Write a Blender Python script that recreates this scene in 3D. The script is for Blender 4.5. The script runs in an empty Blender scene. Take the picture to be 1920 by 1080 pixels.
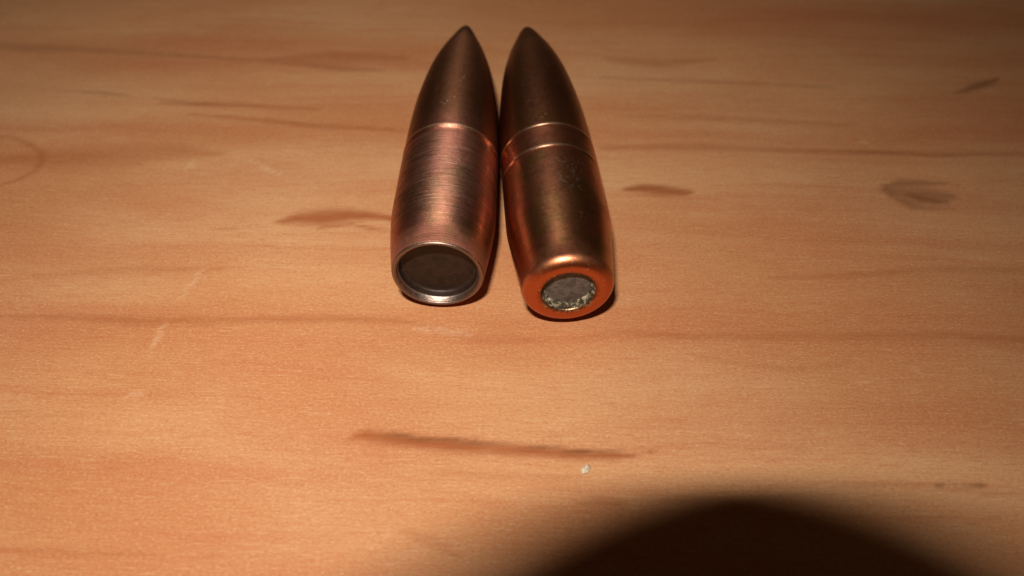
import bpy, math, random
import numpy as np
from mathutils import Vector, Matrix
random.seed(7)
K = 0.001                                    # everything below is measured in millimetres
scene = bpy.context.scene

# ------------------------------------------------------------------ camera
PITCH, CAM_H, F_PX = math.radians(48.31), 45.606, 1494.0
CAM = Vector((0, -CAM_H/math.tan(PITCH), CAM_H))
FWD = Vector((0, math.cos(PITCH), -math.sin(PITCH)))
UP = Vector((0, math.sin(PITCH), math.cos(PITCH)))
RIGHT = Vector((1, 0, 0))
cd = bpy.data.cameras.new('camera'); cam = bpy.data.objects.new('camera', cd)
scene.collection.objects.link(cam); scene.camera = cam
cam.location = CAM*K; cam.rotation_euler = (math.pi/2-PITCH, 0, 0)
cd.sensor_width = 36; cd.lens = F_PX*36/1920
cd.clip_start = 0.0005; cd.clip_end = 20
cd.dof.use_dof = True; cd.dof.focus_distance = 0.057; cd.dof.aperture_fstop = 34

# ------------------------------------------------------------------ dim room light
w = bpy.data.worlds.new('World'); scene.world = w; w.use_nodes = True
bg = w.node_tree.nodes['Background']
bg.inputs[0].default_value = (1.0, 0.62, 0.34, 1); bg.inputs[1].default_value = 0.032

# ------------------------------------------------------------------ the compact camera's flash
def camspace(x, y, z):                       # point seen from the photographer's camera, z towards him
    return CAM + RIGHT*x + UP*y - FWD*z
FLASH = (-7.5, 21.9, 27.0)
ld = bpy.data.lights.new('flash_light', 'AREA'); ld.shape = 'RECTANGLE'
ld.size, ld.size_y = 7.5*K, 1.1*K; ld.spread = math.radians(112)
ld.energy = 0.0475; ld.color = (1.0, 0.92, 0.79)
lo = bpy.data.objects.new('flash_light', ld); scene.collection.objects.link(lo)
fp = camspace(*FLASH)
lo.location = fp*K
aim = Vector((-18, -2, 0))
zax = (fp-aim).normalized(); xax = (RIGHT - zax*RIGHT.dot(zax)).normalized(); yax = zax.cross(xax)
lo.rotation_euler = Matrix((xax, yax, zax)).transposed().to_euler()

scene.view_settings.view_transform = 'Standard'; scene.view_settings.look = 'None'
scene.view_settings.exposure = 0; scene.view_settings.gamma = 1
scene.view_settings.use_curve_mapping = False

# ------------------------------------------------------------------ node helpers
class NT:
    def __init__(s, name):
        s.m = bpy.data.materials.new(name); s.m.use_nodes = True
        s.t = s.m.node_tree; s.b = s.t.nodes['Principled BSDF']
        c = s.t.nodes.new('ShaderNodeTexCoord'); mp = s.t.nodes.new('ShaderNodeVectorMath'); mp.operation = 'SCALE'
        mp.inputs['Scale'].default_value = 1000; s.t.links.new(c.outputs['Object'], mp.inputs[0]); s.co = mp.outputs[0]
    def val(s, sock, v):
        if hasattr(v, 'is_output'): s.t.links.new(v, sock)
        else: sock.default_value = v
    def scaled(s, v, sc, off=(0, 0, 0), rot=0):
        n = s.t.nodes.new('ShaderNodeMapping'); s.val(n.inputs['Vector'], v)
        n.inputs['Scale'].default_value = sc; n.inputs['Location'].default_value = off; n.inputs['Rotation'].default_value = (0, 0, rot)
        return n.outputs[0]
    def noise(s, v, scale=1, detail=2, rough=.5, dist=0):
        n = s.t.nodes.new('ShaderNodeTexNoise'); s.val(n.inputs['Vector'], v)
        n.inputs['Scale'].default_value = scale; n.inputs['Detail'].default_value = detail
        n.inputs['Roughness'].default_value = rough; n.inputs['Distortion'].default_value = dist
        return n.outputs['Fac']
    def ramp(s, v, pts):
        n = s.t.nodes.new('ShaderNodeValToRGB'); s.val(n.inputs[0], v); e = n.color_ramp.elements
        while len(e) < len(pts): e.new(.5)
        for el, (p, c) in zip(e, pts):
            el.position = p; el.color = (c, c, c, 1) if isinstance(c, (int, float)) else (*c, 1)
        return n.outputs[0]
    def mix(s, f, a, b, mode='MIX'):
        n = s.t.nodes.new('ShaderNodeMix'); n.data_type = 'RGBA'; n.blend_type = mode; n.clamp_factor = True
        s.val(n.inputs[0], f)
        for i, x in ((6, a), (7, b)): s.val(n.inputs[i], x if hasattr(x, 'is_output') else (*x, 1))
        return n.outputs[2]
    def math(s, op, a, b=0.0, clamp=False):
        n = s.t.nodes.new('ShaderNodeMath'); n.operation = op; n.use_clamp = clamp
        s.val(n.inputs[0], a); s.val(n.inputs[1], b); return n.outputs[0]
    def sep(s, v):
        n = s.t.nodes.new('ShaderNodeSeparateXYZ'); s.val(n.inputs[0], v); return n.outputs
    def smooth(s, v, a, b):
        n = s.t.nodes.new('ShaderNodeMapRange'); n.interpolation_type = 'SMOOTHSTEP'; s.val(n.inputs[0], v)
        n.inputs[1].default_value = a; n.inputs[2].default_value = b; return n.outputs[0]
    def bump(s, h, strength, dist):
        n = s.t.nodes.new('ShaderNodeBump'); n.inputs['Strength'].default_value = strength; n.inputs['Distance'].default_value = dist*K
        s.val(n.inputs['Height'], h); s.t.links.new(n.outputs[0], s.b.inputs['Normal']); return n
    def set(s, **k):
        for a, v in k.items():
            sock = s.b.inputs[{'color': 'Base Color', 'rough': 'Roughness', 'metal': 'Metallic', 'spec': 'Specular IOR Level'}[a]]
            s.val(sock, (*v, 1) if isinstance(v, tuple) else v)
        return s.m

# ------------------------------------------------------------------ wood
def wood_material():
    n = NT('wood_laminate')
    rot = n.scaled(n.co, (1, 1, 1), rot=math.radians(1.2))
    wob = n.noise(n.scaled(rot, (.035, .035, 0)), 1, 2)
    sx = n.sep(rot)
    comb = n.t.nodes.new('ShaderNodeCombineXYZ')
    n.val(comb.inputs[0], sx[0]); n.val(comb.inputs[1], n.math('ADD', sx[1], n.math('MULTIPLY', n.math('SUBTRACT', wob, .5), 5)))
    v = comb.outputs[0]
    cloud = n.noise(n.scaled(v, (.022, .075, 1), (3.1, 7.7, 0)), 1, 3, .55)
    bands = n.noise(n.scaled(v, (.012, .20, 1), (11, 2.3, 0)), 1, 4, .6, .1)
    lines = n.noise(n.scaled(v, (.022, 1.1, 1), (5, 1, 0)), 1, 4, .65, .15)
    fleck = n.noise(n.scaled(rot, (2.2, 8.0, 1)), 1, 2, .65)
    fleck2 = n.noise(n.scaled(rot, (.55, 4.2, 1), (9, 4, 0)), 1, 4, .7)
    mot = n.noise(n.scaled(rot, (1.6, 2.6, 1), (2, 14, 0)), 2.4, 3, .8)
    pale, mid, red, deep = (.55, .300, .150), (.46, .190, .080), (.40, .120, .050), (.23, .068, .027)
    base = n.mix(n.smooth(cloud, .30, .66), pale, mid)
    base = n.mix(n.math('MULTIPLY', n.smooth(bands, .44, .74), .45), base, red)
    base = n.mix(n.math('MULTIPLY', n.smooth(lines, .50, .80), .45), base, red)
    base = n.mix(n.math('MULTIPLY', n.smooth(fleck2, .50, .75), .5), base, red)
    base = n.mix(n.math('MULTIPLY', n.smooth(mot, .48, .74), .40), base, deep)
    base = n.mix(n.math('MULTIPLY', n.smooth(fleck, .52, .80), .24), base, (.74, .52, .30))
    base = n.mix(n.math('MULTIPLY', n.smooth(fleck, .42, .22), .25), base, deep)
    fib = n.noise(n.scaled(rot, (.42, 7.0, 1), (1, 6, 0)), 1, 4, .75)
    base = n.mix(n.math('MULTIPLY', n.smooth(fib, .52, .72), .42), base, red)
    base = n.mix(n.math('MULTIPLY', n.smooth(fib, .46, .28), .40), base, (.66, .43, .25))
    mot2 = n.noise(n.scaled(rot, (4.5, 8.5, 1), (6, 3, 0)), 1, 2, .7)
    base = n.mix(n.math('MULTIPLY', n.smooth(mot2, .54, .72), .34), base, (.70, .49, .31))
    base = n.mix(n.math('MULTIPLY', n.smooth(mot2, .44, .28), .30), base, deep)
    # figure of this particular board: knots and streaks stored on the mesh
    at = n.t.nodes.new('ShaderNodeAttribute'); at.attribute_name = 'figure'
    fg = n.sep(at.outputs['Vector'])
    brk = n.math('ADD', .62, n.math('MULTIPLY', fleck2, .7))
    base = n.mix(n.math('MULTIPLY', fg[0], brk, True), base, (.29, .082, .027))
    base = n.mix(n.math('MULTIPLY', fg[1], brk, True), base, (.13, .045, .016))
    base = n.mix(n.math('MULTIPLY', fg[2], n.smooth(fleck2, .3, .62)), base, (.80, .63, .44))
    n.bump(n.math('ADD', fleck, fleck2), .25, .03)
    return n.set(color=base, rough=.5, spec=.18)

def unproject(px, py):                       # where a spot seen in the photograph lies on the table (mm)
    d = FWD + RIGHT*((px-960)/F_PX) + UP*((540-py)/F_PX)
    t = CAM.z/-d.z
    p = CAM + d*t
    return p.x, p.y

# (channel, strength, [(px,py,half thickness px)...]) strokes along the board's figure
STROKES = [
    (0, .95, [(520, 416, 3), (560, 408, 12), (610, 408, 17), (655, 403, 12), (700, 405, 9), (760, 412, 4)]),
    (0, .8, [(600, 425, 3), (660, 420, 4), (700, 430, 4), (740, 432, 2)]),
    (0, .6, [(400, 434, 1), (435, 430, 3), (468, 427, 2)]),
    (0, .9, [(1168, 356, 4), (1200, 354, 10), (1240, 359, 13), (1285, 364, 7), (1300, 362, 2)]),
    (1, .30, [(1170, 354, 3), (1215, 350, 5), (1270, 356, 5), (1292, 360, 2)]),
    (1, .50, [(1655, 346, 3), (1690, 340, 7), (1730, 341, 6), (1800, 347, 2)]),
    (1, .34, [(1660, 350, 4), (1675, 372, 6), (1710, 388, 7), (1745, 394, 4), (1790, 391, 2)]),
    (1, .50, [(1705, 368, 4), (1730, 376, 8), (1775, 381, 4)]),
    (1, .46, [(1665, 354, 12), (1700, 364, 24), (1740, 368, 22), (1785, 370, 8)]),
    (1, .60, [(1785, 174, 2), (1825, 163, 6), (1850, 155, 6), (1872, 146, 2)]),
    (0, 1.0, [(655, 822, 3), (680, 817, 11), (710, 819, 13), (760, 826, 13), (860, 835, 13), (960, 841, 13), (1060, 846, 12), (1130, 849, 9), (1180, 848, 5), (1226, 840, 3)]),
    (1, .85, [(690, 811, 3), (740, 815, 5), (790, 823, 5), (900, 829, 4), (1000, 834, 4), (1100, 842, 5), (1190, 846, 3)]),
    (0, .30, [(790, 880, 4), (900, 888, 10), (1010, 892, 9), (1100, 890, 5)]),
    (1, .95, [(1760, 912, 2), (1785, 909, 4), (1815, 910, 5), (1848, 914, 2)]),
    (0, .6, [(1080, 945, 3), (1115, 938, 10), (1160, 940, 10), (1190, 944, 3)]),
    (0, .42, [(1560, 915, 2), (1700, 912, 5), (1920, 930, 7)]),
    # long streaks
    (1, .26, [(-80, 82, 5), (60, 88, 9), (180, 92, 7), (300, 102, 5), (430, 110, 4), (520, 112, 3)]),
    (1, .30, [(500, 112, 2), (560, 118, 5), (640, 128, 7), (720, 133, 3)]),
    (0, .45, [(500, 108, 2), (620, 106, 12), (760, 108, 6)]),
    (1, .30, [(110, 170, 1), (180, 174, 4), (225, 180, 4), (250, 183, 1)]),
    (1, .30, [(275, 183, 1), (330, 192, 4), (375, 197, 3), (420, 197, 1)]),
    (0, .55, [(350, 215, 2), (450, 224, 4), (560, 233, 5), (680, 239, 5), (780, 250, 3)]),
    (0, .5, [(300, 196, 3), (450, 198, 6), (600, 206, 3)]),
    (0, .55, [(-60, 258, 3), (15, 256, 4), (60, 270, 4), (82, 292, 5), (70, 318, 5), (30, 340, 4), (-40, 362, 3)]),
    (0, .38, [(-40, 300, 6), (100, 296, 20), (240, 290, 26), (330, 282, 18), (420, 288, 4)]),
    (0, .50, [(-40, 592, 4), (120, 598, 9), (260, 602, 11), (420, 598, 8), (560, 594, 9), (680, 596, 8), (790, 606, 3)]),
    (0, .32, [(60, 520, 4), (260, 508, 10), (420, 506, 4)]),
    (0, .42, [(1130, 278, 6), (1260, 276, 9), (1400, 280, 8), (1560, 286, 7), (1760, 292, 6), (1960, 288, 6)]),
    (1, .20, [(1440, 278, 1), (1470, 282, 3), (1600, 286, 4), (1760, 294, 4), (1900, 290, 2)]),
    (1, .26, [(1130, 147, 3), (1280, 150, 5), (1430, 156, 4), (1560, 164, 4)]),
    (0, .35, [(1140, 112, 6), (1230, 120, 9), (1340, 112, 3)]),
    (0, .45, [(1160, 622, 4), (1300, 634, 8), (1460, 632, 8), (1640, 626, 9), (1800, 630, 10), (1960, 640, 10)]),
    (0, .30, [(1300, 668, 3), (1480, 690, 6), (1600, 680, 3)]),
    (0, .35, [(1440, 520, 3), (1600, 514, 8), (1760, 506, 8), (1960, 512, 8)]),
    (0, .30, [(1160, 215, 4), (1300, 220, 8), (1460, 226, 5), (1600, 232, 4)]),
    (1, .30, [(1265, 231, 1), (1273, 232, 3), (1281, 231, 1)]),
    (1, .30, [(1320, 246, 1), (1328, 254, 3), (1332, 259, 1)]),
    (1, .25, [(155, 700, 2), (163, 698, 3), (172, 698, 1)]),
    (0, .35, [(-40, 770, 3), (20, 771, 4), (120, 778, 3), (260, 778, 1)]),
    (0, .35, [(-60, 1030, 6), (120, 1035, 10), (300, 1042, 5)]),
    (0, .30, [(740, 990, 3), (800, 1010, 12), (860, 1040, 10)]),
    (0, .26, [(760, 600, 4), (900, 640, 12), (1020, 640, 8), (1150, 626, 4)]),
    # pale scratches and scuffs
    (2, .55, [(388, 500, 1), (374, 514, 3), (350, 545, 2), (338, 560, 1)]),
    (2, .50, [(322, 590, 1), (306, 612, 3), (290, 640, 3), (278, 672, 1)]),
    (2, .55, [(464, 300, 1), (500, 316, 3), (526, 328, 2)]),
    (2, .40, [(350, 318, 3), (360, 305, 4), (366, 314, 2)]),
    (2, .35, [(760, 612, 3), (800, 620, 6), (860, 622, 6), (890, 634, 2)]),
    (2, .45, [(690, 996, 1), (720, 998, 3), (746, 996, 1)]),
    (2, .40, [(1700, 686, 1), (1715, 692, 3), (1728, 700, 2)]),
    (2, .30, [(1430, 664, 1), (1455, 676, 3), (1475, 684, 1)]),
    (2, .35, [(230, 745, 3), (255, 742, 6), (280, 735, 2)]),
    (2, .35, [(1606, 268, 1), (1620, 266, 4), (1632, 264, 1)]),
]

def vnoise(x, y, seed):                      # smooth value noise on arrays
    r = np.random.RandomState(seed).rand(256, 256)
    xi, yi = np.floor(x).astype(int), np.floor(y).astype(int); fx, fy = x-xi, y-yi
    fx, fy = fx*fx*(3-2*fx), fy*fy*(3-2*fy)
    g = lambda a, b: r[a % 256, b % 256]
    return (g(xi, yi)*(1-fx)+g(xi+1, yi)*fx)*(1-fy) + (g(xi, yi+1)*(1-fx)+g(xi+1, yi+1)*fx)*fy

def build_tabletop():
    xs = np.concatenate([[-260, -180, -120, -85], np.arange(-66, 66.01, .3), [85, 120, 180, 260]])
    ys = np.concatenate([[-110, -80, -55], np.arange(-34, 62.01, .3), [80, 110, 160, 230]])
    X, Y = np.meshgrid(xs, ys); nx, ny = len(xs), len(ys)
    fig = np.zeros((ny, nx, 3))
    xw = X + (vnoise(X*.5, Y*3., 1)-.5)*.4
    yw = Y + (vnoise(X*.12, Y*.5, 2)-.5)*.5 + (vnoise(X*.8, Y*2.5, 3)-.5)*.16 + (vnoise(X*3, Y*4, 4)-.5)*.10
    xs_, ys_ = X+(vnoise(X*2, Y*2, 8)-.5)*.4, Y+(vnoise(X*2, Y*2, 9)-.5)*.4
    for ch, st, pts in STROKES:
        P = []
        for px, py, hw in pts:
            x, y = unproject(px, py); y1 = unproject(px, py-hw)[1]; y0 = unproject(px, py+hw)[1]
            P.append((x, y, max((y1-y0)/2, .12)))
        px_, py_ = (xs_, ys_) if ch == 2 else (xw, yw)
        acc = np.zeros_like(X)
        for (ax, ay, aw), (bx, by, bw) in zip(P[:-1], P[1:]):
            dx, dy = bx-ax, by-ay; L2 = dx*dx+dy*dy
            t = np.clip(((px_-ax)*dx+(py_-ay)*dy)/L2, 0, 1)
            d = np.hypot(px_-ax-t*dx, (py_-ay-t*dy))
            wd = aw+(bw-aw)*t
            q = np.clip((1.5*wd-d)/(wd*1.25+.15), 0, 1)
            acc = np.maximum(acc, q*q*(3-2*q))
        st_ = st*(.75 if ch == 2 else (.85+.25*vnoise(X*.18+ch*9, Y*1.1, 12)))
        fig[:, :, ch] = 1-(1-fig[:, :, ch])*(1-np.clip(acc*st_, 0, 1))
    top = np.stack([X, Y, np.zeros_like(X)], -1).reshape(-1, 3)*K
    idx = np.arange(nx*ny).reshape(ny, nx)
    f = np.stack([idx[:-1, :-1], idx[:-1, 1:], idx[1:, 1:], idx[1:, :-1]], -1).reshape(-1, 4)
    # thickness: skirt and underside
    ring = np.concatenate([idx[0, :], idx[1:, -1], idx[-1, -2::-1], idx[-2:0:-1, 0]])
    low = top[ring].copy(); low[:, 2] = -18*K; n0 = len(top); m = len(ring)
    verts = np.concatenate([top, low]); faces = f.tolist()
    for i in range(m):
        j = (i+1) % m; faces.append([int(ring[i]), n0+i, n0+j, int(ring[j])])
    faces.append([n0+i for i in range(m)][::-1])
    me = bpy.data.meshes.new('tabletop'); me.from_pydata(verts.tolist(), [], faces)
    a = me.attributes.new('figure', 'FLOAT_VECTOR', 'POINT')
    full = np.concatenate([fig.reshape(-1, 3), np.zeros((m, 3))])
    a.data.foreach_set('vector', full.ravel().astype(np.float32))
    me.materials.append(wood_material())
    o = bpy.data.objects.new('tabletop', me); scene.collection.objects.link(o)
    o['kind'] = 'structure'; o['label'] = 'orange brown wood grain tabletop with dark knots and streaks'
build_tabletop()

# ------------------------------------------------------------------ lathe
def smooth_profile(kn, n):                   # monotone cubic through (s, r) knots
    s = np.array([a for a, _ in kn]); r = np.array([b for _, b in kn]); h = np.diff(s); d = np.diff(r)/h
    m = np.concatenate([[d[0]], [0 if a*b <= 0 else 2*a*b/(a+b) for a, b in zip(d[:-1], d[1:])], [d[-1]*1.3]])
    out = []
    for q in np.linspace(s[0], s[-1], n):
        i = min(max(np.searchsorted(s, q)-1, 0), len(h)-1); t = (q-s[i])/h[i]
        out.append((q, (1+2*t)*(1-t)**2*r[i]+t*(1-t)**2*h[i]*m[i]+t*t*(3-2*t)*r[i+1]+t*t*(t-1)*h[i]*m[i+1]))
    return out

def lathe(name, prof, mat, parent, seg=128, jitter=0.0, seed=0):
    rs = np.random.RandomState(seed); vs, fs = [], []
    ph = rs.rand(6)*6.28
    for s, r in prof:
        for k in range(seg):
            a = 2*math.pi*k/seg
            rr = max(r, 1e-4)*(1+jitter*sum(math.sin((j+3)*a+ph[j])/(j+2) for j in range(6)))
            vs.append((rr*math.cos(a)*K, s*K, rr*math.sin(a)*K))
    for i in range(len(prof)-1):
        for k in range(seg):
            k2 = (k+1) % seg
            fs.append((i*seg+k, (i+1)*seg+k, (i+1)*seg+k2, i*seg+k2))
    me = bpy.data.meshes.new(name); me.from_pydata(vs, [], fs); me.validate()
    me.polygons.foreach_set('use_smooth', [True]*len(me.polygons))
    me.materials.append(mat)
    o = bpy.data.objects.new(name, me); scene.collection.objects.link(o); o.parent = parent
    return o

def arc(cs, cr, rad_s, rad_r, a0, a1, n):
    return [(cs+rad_s*math.cos(math.radians(a0+(a1-a0)*i/n)), cr+rad_r*math.sin(math.radians(a0+(a1-a0)*i/n))) for i in range(n+1)]

def groove(s0, s1, r, depth, n=8):           # a rolled-in ring between s0 and s1
    return [(s0+(s1-s0)*i/n, r-depth*math.sin(math.pi*i/n)**.7) for i in range(n+1)]

# ------------------------------------------------------------------ metals
def jacket_material(name, body, nose, tint, nose_s, L, brush, rough, aniso, ring=None, ridge_glints=()):
    n = NT(name); sx = n.sep(n.co); s = sx[1]
    blot = n.noise(n.scaled(n.co, (.35, .28, .35), (1, 2, 3)), 1, 4, .6)
    fine = n.noise(n.scaled(n.co, (2.2, 2.2, 2.2)), 1, 5, .7)
    rings = n.noise(n.scaled(n.co, (.25, 9, .25)), 1, 4, .7)
    rings2 = n.noise(n.scaled(n.co, (.5, 3.2, .5), (4, 4, 4)), 1, 3, .7)
    bm0 = n.math('MULTIPLY', n.math('SUBTRACT', 1.0, n.smooth(s, nose_s-1.2, nose_s-.2)), n.math('MULTIPLY', n.smooth(s, 1.0, 4.5), n.smooth(blot, .15, .5)))
    col = n.mix(n.smooth(blot, .42, .64), body, tint)
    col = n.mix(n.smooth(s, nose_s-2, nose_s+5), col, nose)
    col = n.mix(n.math('MULTIPLY', n.smooth(fine, .55, .8), .45), col, (.10, .06, .04))
    col = n.mix(n.math('MULTIPLY', n.math('MULTIPLY', bm0, n.smooth(rings2, .45, .68)), .6*brush), col, (.13, .075, .05))
    col = n.mix(n.math('MULTIPLY', n.math('MULTIPLY', bm0, n.smooth(rings, .48, .68)), .6*brush), col, (.80, .48, .44))
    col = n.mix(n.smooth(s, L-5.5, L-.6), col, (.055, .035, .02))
    if ring: col = n.mix(n.smooth(s, .42, .06), col, (.50, .135, .05))
    if ring:
        rad = n.math('SQRT', n.math('ADD', n.math('MULTIPLY', sx[0], sx[0]), n.math('MULTIPLY', sx[2], sx[2])))
        rad = n.math('ADD', rad, n.math('MULTIPLY', n.math('SUBTRACT', n.noise(n.scaled(n.co, (3, 3, 3)), 1, 5, .75), .5), .9))
        col = n.mix(n.math('MULTIPLY', n.smooth(rad, 2.30, 1.85), .8), col, (.10, .05, .025))
        ox = n.math('MULTIPLY', n.smooth(rad, 2.28, 2.05), n.math('MULTIPLY', n.smooth(sx[2], -.6, -1.4), n.smooth(n.noise(n.scaled(n.co, (4, 4, 4), (2, 5, 1)), 1, 4, .7), .46, .62)))
        col = n.mix(n.math('MULTIPLY', ox, .85), col, (.50, .42, .28))
    if ring: col = n.mix(n.math('MULTIPLY', n.smooth(n.math('ABSOLUTE', n.math('SUBTRACT', s, ring)), .5, .15), .8), col, (.30, .035, .02))
    stain = n.noise(n.scaled(n.co, (.7, .5, .7), (6, 1, 9)), 1, 5, .68, .6)
    col = n.mix(n.math('MULTIPLY', n.math('MULTIPLY', n.smooth(stain, .50, .66), n.smooth(s, .5, 1.5)), .32), col, (.12, .06, .038))
    for q in ridge_glints:                         # glint painted into the colour along the raised edge of each rolled groove
        col = n.mix(n.math('MULTIPLY', n.smooth(n.math('ABSOLUTE', n.math('SUBTRACT', s, q)), .16, .05), .85), col, (.86, .56, .40))
    bmask = n.math('SUBTRACT', 1.0, n.smooth(s, nose_s-.6, nose_s+.4))
    ro = n.math('ADD', rough-.10, n.math('ADD', n.math('MULTIPLY', fine, .16), n.math('MULTIPLY', stain, .10)))
    ro = n.math('ADD', ro, n.math('MULTIPLY', n.math('MULTIPLY', bmask, rings2), .16*brush), True)
    ro = n.math('MULTIPLY', ro, n.math('ADD', 1.2, n.math('MULTIPLY', n.smooth(s, .3, 2.2), -.2)))
    # bright nicks
    nick = n.noise(n.scaled(n.co, (1.5, 1.0, 1.5), (7, 1, 5)), 1.6, 2, .5, 1.5)
    col = n.mix(n.math('MULTIPLY', n.smooth(nick, .69, .74), .6), col, (.85, .66, .54))
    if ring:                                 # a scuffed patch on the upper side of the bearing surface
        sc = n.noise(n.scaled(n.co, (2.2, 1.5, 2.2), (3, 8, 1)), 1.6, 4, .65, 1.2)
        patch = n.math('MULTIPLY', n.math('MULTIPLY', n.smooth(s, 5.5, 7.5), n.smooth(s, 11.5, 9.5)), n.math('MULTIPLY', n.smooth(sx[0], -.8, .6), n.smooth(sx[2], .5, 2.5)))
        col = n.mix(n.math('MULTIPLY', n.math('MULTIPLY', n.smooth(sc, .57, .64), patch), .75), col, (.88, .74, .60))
    h = n.math('ADD', n.math('MULTIPLY', n.math('MULTIPLY', rings, bmask), brush), n.math('MULTIPLY', fine, .6))
    n.bump(h, .5, .03*brush+.02)
    tg = n.t.nodes.new('ShaderNodeTangent'); tg.direction_type = 'RADIAL'; tg.axis = 'Y'
    n.t.links.new(tg.outputs[0], n.b.inputs['Tangent']); n.val(n.b.inputs['Anisotropic'], n.math('MULTIPLY', n.smooth(s, .3, 2.2), aniso)); n.b.inputs['Anisotropic Rotation'].default_value = .25
    return n.set(color=col, rough=ro, metal=1.0)

def plain(name, col, rough, metal=0.0, spec=.5, col2=None, nscale=3, bump=0, lo=.38, hi=.66):
    n = NT(name); f = n.noise(n.scaled(n.co, (nscale,)*3), 1, 5, .7)
    c = n.mix(n.smooth(f, lo, hi), col, col2 or tuple(x*.6 for x in col))
    if bump: n.bump(f, .6, bump)
    return n.set(color=c, rough=n.math('ADD', rough-.06, n.math('MULTIPLY', f, .12)), metal=metal, spec=spec)

def bullet_root(x, y, yaw, axis_h, label):
    o = bpy.data.objects.new('bullet', None); scene.collection.objects.link(o)
    o.empty_display_size = .005
    o.location = Vector((x, y, axis_h))*K; o.rotation_euler = (0, 0, yaw)
    o['label'] = label; o['category'] = 'bullet'; o['group'] = 'two bullets lying side by side'
    return o
R = 3.93

# hollow based bullet on the left
b = bullet_root(-5.294, -2.249, -.023, R, 'dull brown bullet with an open hollow base, lying left of the copper one')
L = 33.2
mL = jacket_material('tarnished_bronze_jacket', (.50, .205, .145), (.27, .115, .062), (.37, .19, .105), 12.5, L, 1.0, .37, .80, ridge_glints=(12.5,))
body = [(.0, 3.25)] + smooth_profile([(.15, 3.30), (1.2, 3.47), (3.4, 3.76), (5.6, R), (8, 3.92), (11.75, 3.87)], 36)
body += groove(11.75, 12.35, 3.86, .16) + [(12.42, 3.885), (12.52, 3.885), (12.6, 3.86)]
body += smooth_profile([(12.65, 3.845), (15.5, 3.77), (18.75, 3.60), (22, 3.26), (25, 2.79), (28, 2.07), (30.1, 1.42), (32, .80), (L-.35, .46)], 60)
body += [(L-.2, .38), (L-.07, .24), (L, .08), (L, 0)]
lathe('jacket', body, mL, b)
lip = [(.0, 3.25)] + arc(.09, 3.16, .15, .12, 100, 190, 6) + [(-.05, 3.07), (.03, 3.03), (.06, 3.0), (.02, 2.97)] + [(.05, 2.94), (.30, 2.88), (.35, 2.83), (.42, 2.81)]
nl = NT('steel_lip'); ls = nl.sep(nl.co)[1]
f_ = nl.noise(nl.scaled(nl.co, (2.5,)*3), 1, 5, .7)
c_ = nl.mix(nl.smooth(f_, .38, .66), (.25, .18, .15), (.14, .10, .08))
c_ = nl.mix(nl.math('MULTIPLY', nl.smooth(ls, .06, -.01), nl.smooth(f_, .25, .5)), c_, (.28, .21, .18))  # slightly paler along the crest
c_ = nl.mix(nl.smooth(nl.math('ABSOLUTE', nl.math('SUBTRACT', ls, .33)), .05, .02), c_, (.32, .26, .235))  # thin paler line near the inner edge
nl.bump(f_, .6, .04); mLip = nl.set(color=c_, rough=.42, metal=1.0)
lathe('base_rim', lip, mLip, b, jitter=.002, seed=3)
mCav = plain('dark_cavity_metal', (.036, .018, .011), .5, .4, col2=(.020, .011, .008), nscale=1.6, bump=.06)
lathe('cavity', [(.42, 2.81), (.72, 2.79), (.88, 2.76), (.95, 2.68), (.98, 2.5), (1.00, 1.2), (1.00, 0)], mCav, b)

# copper bullet with the lead core showing, on the right
b = bullet_root(3.96, -3.98, .072, R, 'shiny copper bullet showing a grey lead core in its rounded base')
L = 34.7
mR = jacket_material('copper_jacket', (.56, .205, .115), (.31, .125, .066), (.42, .205, .08), 14.4, L, .25, .28, .72, ring=L-3.0, ridge_glints=(11.68, 14.35))
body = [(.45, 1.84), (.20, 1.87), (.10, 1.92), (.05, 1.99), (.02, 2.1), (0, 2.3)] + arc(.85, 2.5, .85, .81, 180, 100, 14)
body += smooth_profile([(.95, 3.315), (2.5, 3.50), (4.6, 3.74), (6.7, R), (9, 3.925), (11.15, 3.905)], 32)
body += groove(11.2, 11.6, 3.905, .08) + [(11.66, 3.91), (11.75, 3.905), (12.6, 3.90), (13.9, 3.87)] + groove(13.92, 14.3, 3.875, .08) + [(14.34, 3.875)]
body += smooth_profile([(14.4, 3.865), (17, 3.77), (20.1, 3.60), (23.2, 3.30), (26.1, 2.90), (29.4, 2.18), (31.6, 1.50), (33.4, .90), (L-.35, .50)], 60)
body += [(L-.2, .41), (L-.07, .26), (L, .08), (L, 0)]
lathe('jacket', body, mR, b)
mCh = plain('chalky_corrosion', (.42, .36, .24), .9, 0, .2, col2=(.035, .024, .014), nscale=2.3, lo=.34, hi=.54, bump=.2)
lathe('corroded_edge', [(.14, 1.885), (.20, 1.84), (.34, 1.78), (.50, 1.72), (.62, 1.62)], mCh, b, jitter=.012, seed=5)
mPb = plain('lead_core_metal', (.17, .14, .12), .6, .4, col2=(.085, .072, .062), nscale=2.2, bump=.22)
lathe('lead_core', [(.60, 1.76), (.60, 1.6), (.56, 1.2), (.55, .6), (.55, 0)], mPb, b, jitter=.012, seed=5)

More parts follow.
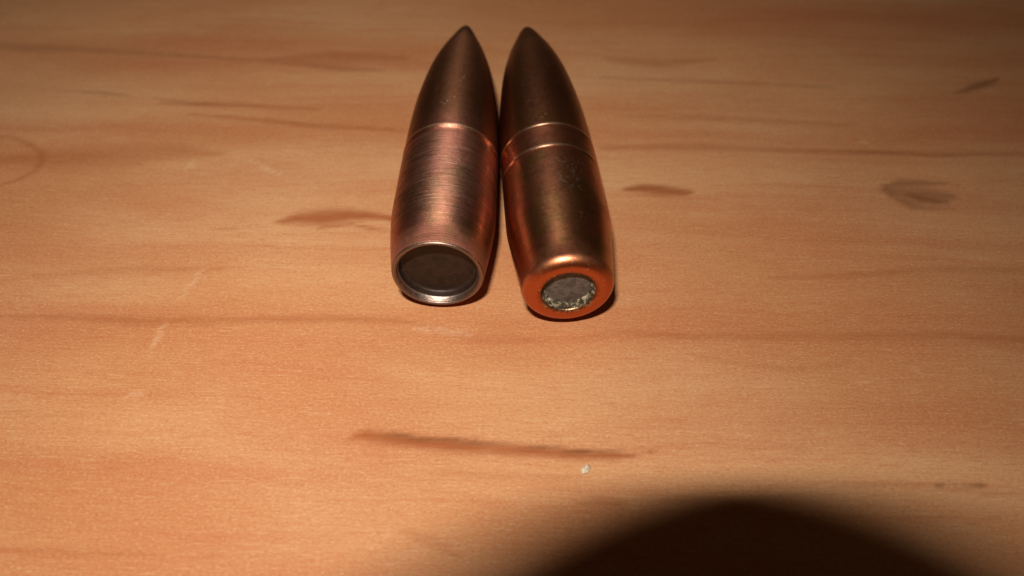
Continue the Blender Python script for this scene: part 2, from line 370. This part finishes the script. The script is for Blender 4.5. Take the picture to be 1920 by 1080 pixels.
# ------------------------------------------------------------------ crumb on the table
def crumb():
    import bmesh
    x, y = unproject(1097, 881)
    bm = bmesh.new(); bmesh.ops.create_icosphere(bm, subdivisions=2, radius=1)
    rs = random.Random(4)
    for v in bm.verts:
        k = .75+.5*rs.random(); v.co = Vector((v.co.x*.36*k, v.co.y*.26*k, v.co.z*.12*k))*K
    me = bpy.data.meshes.new('crumb'); bm.to_mesh(me); bm.free()
    me.materials.append(plain('pale_crumb', (.60, .50, .36), .8, 0, .3, col2=(.30, .23, .15), nscale=4))
    o = bpy.data.objects.new('crumb', me); scene.collection.objects.link(o)
    o.location = (x*K, y*K, .09*K); o.rotation_euler = (0, 0, .7)
    o['label'] = 'tiny pale crumb on the wood below the copper bullet'; o['category'] = 'crumb'
crumb()

# ------------------------------------------------------------------ the photographer's compact camera, behind the lens: its barrel shades the table
def compact_camera():
    root = bpy.data.objects.new('compact_camera', None); scene.collection.objects.link(root)
    root.location = CAM*K; root.rotation_euler = cam.rotation_euler; root.empty_display_size = .01
    root['label'] = 'black compact camera held over the table, its lens barrel casting the rounded shadow'
    root['category'] = 'camera'
    blk = plain('black_plastic', (.02, .02, .02), .5, nscale=.8); gl = plain('lens_glass', (.01, .01, .014), .08, nscale=.3)
    wh = plain('flash_window_plastic', (.6, .6, .6), .3, nscale=.5)
    def part(name, prof, mat):
        o = lathe(name, prof, mat, root, 96); o.rotation_euler = (math.pi/2, 0, 0); return o
    r = BARREL_R
    part('lens_barrel', [(1.4, r-1.6), (1.0, r-1.2), (1.0, r-.3), (1.3, r), (14, r), (14, r+1.2), (14.4, r+1.5), (28.3, r+1.5)], blk)
    part('lens_glass', [(1.5, 0), (1.6, r*.4), (1.9, r-1.4)], gl)
    import bmesh
    def box(name, x0, x1, y0, y1, z0, z1, mat, bev):
        bm = bmesh.new(); bmesh.ops.create_cube(bm, size=1)
        for v in bm.verts: v.co = Vector(((x0+x1)/2+v.co.x*(x1-x0), (y0+y1)/2+v.co.y*(y1-y0), (z0+z1)/2+v.co.z*(z1-z0)))*K
        bmesh.ops.bevel(bm, geom=bm.edges[:], offset=bev*K, segments=3, affect='EDGES', profile=.5)
        me = bpy.data.meshes.new(name); bm.to_mesh(me); bm.free(); me.materials.append(mat)
        o = bpy.data.objects.new(name, me); scene.collection.objects.link(o); o.parent = root
    box('body', -52, 36, -24, 32, 28.2, 48, blk, 3)
    box('flash_window', FLASH[0]-5, FLASH[0]+5, FLASH[1]-2.6, FLASH[1]+2.6, 27.6, 28.6, wh, .3)
BARREL_R = 10.6
compact_camera()

scene.render.resolution_x, scene.render.resolution_y = 1024, 576
scene.render.engine = 'CYCLES'
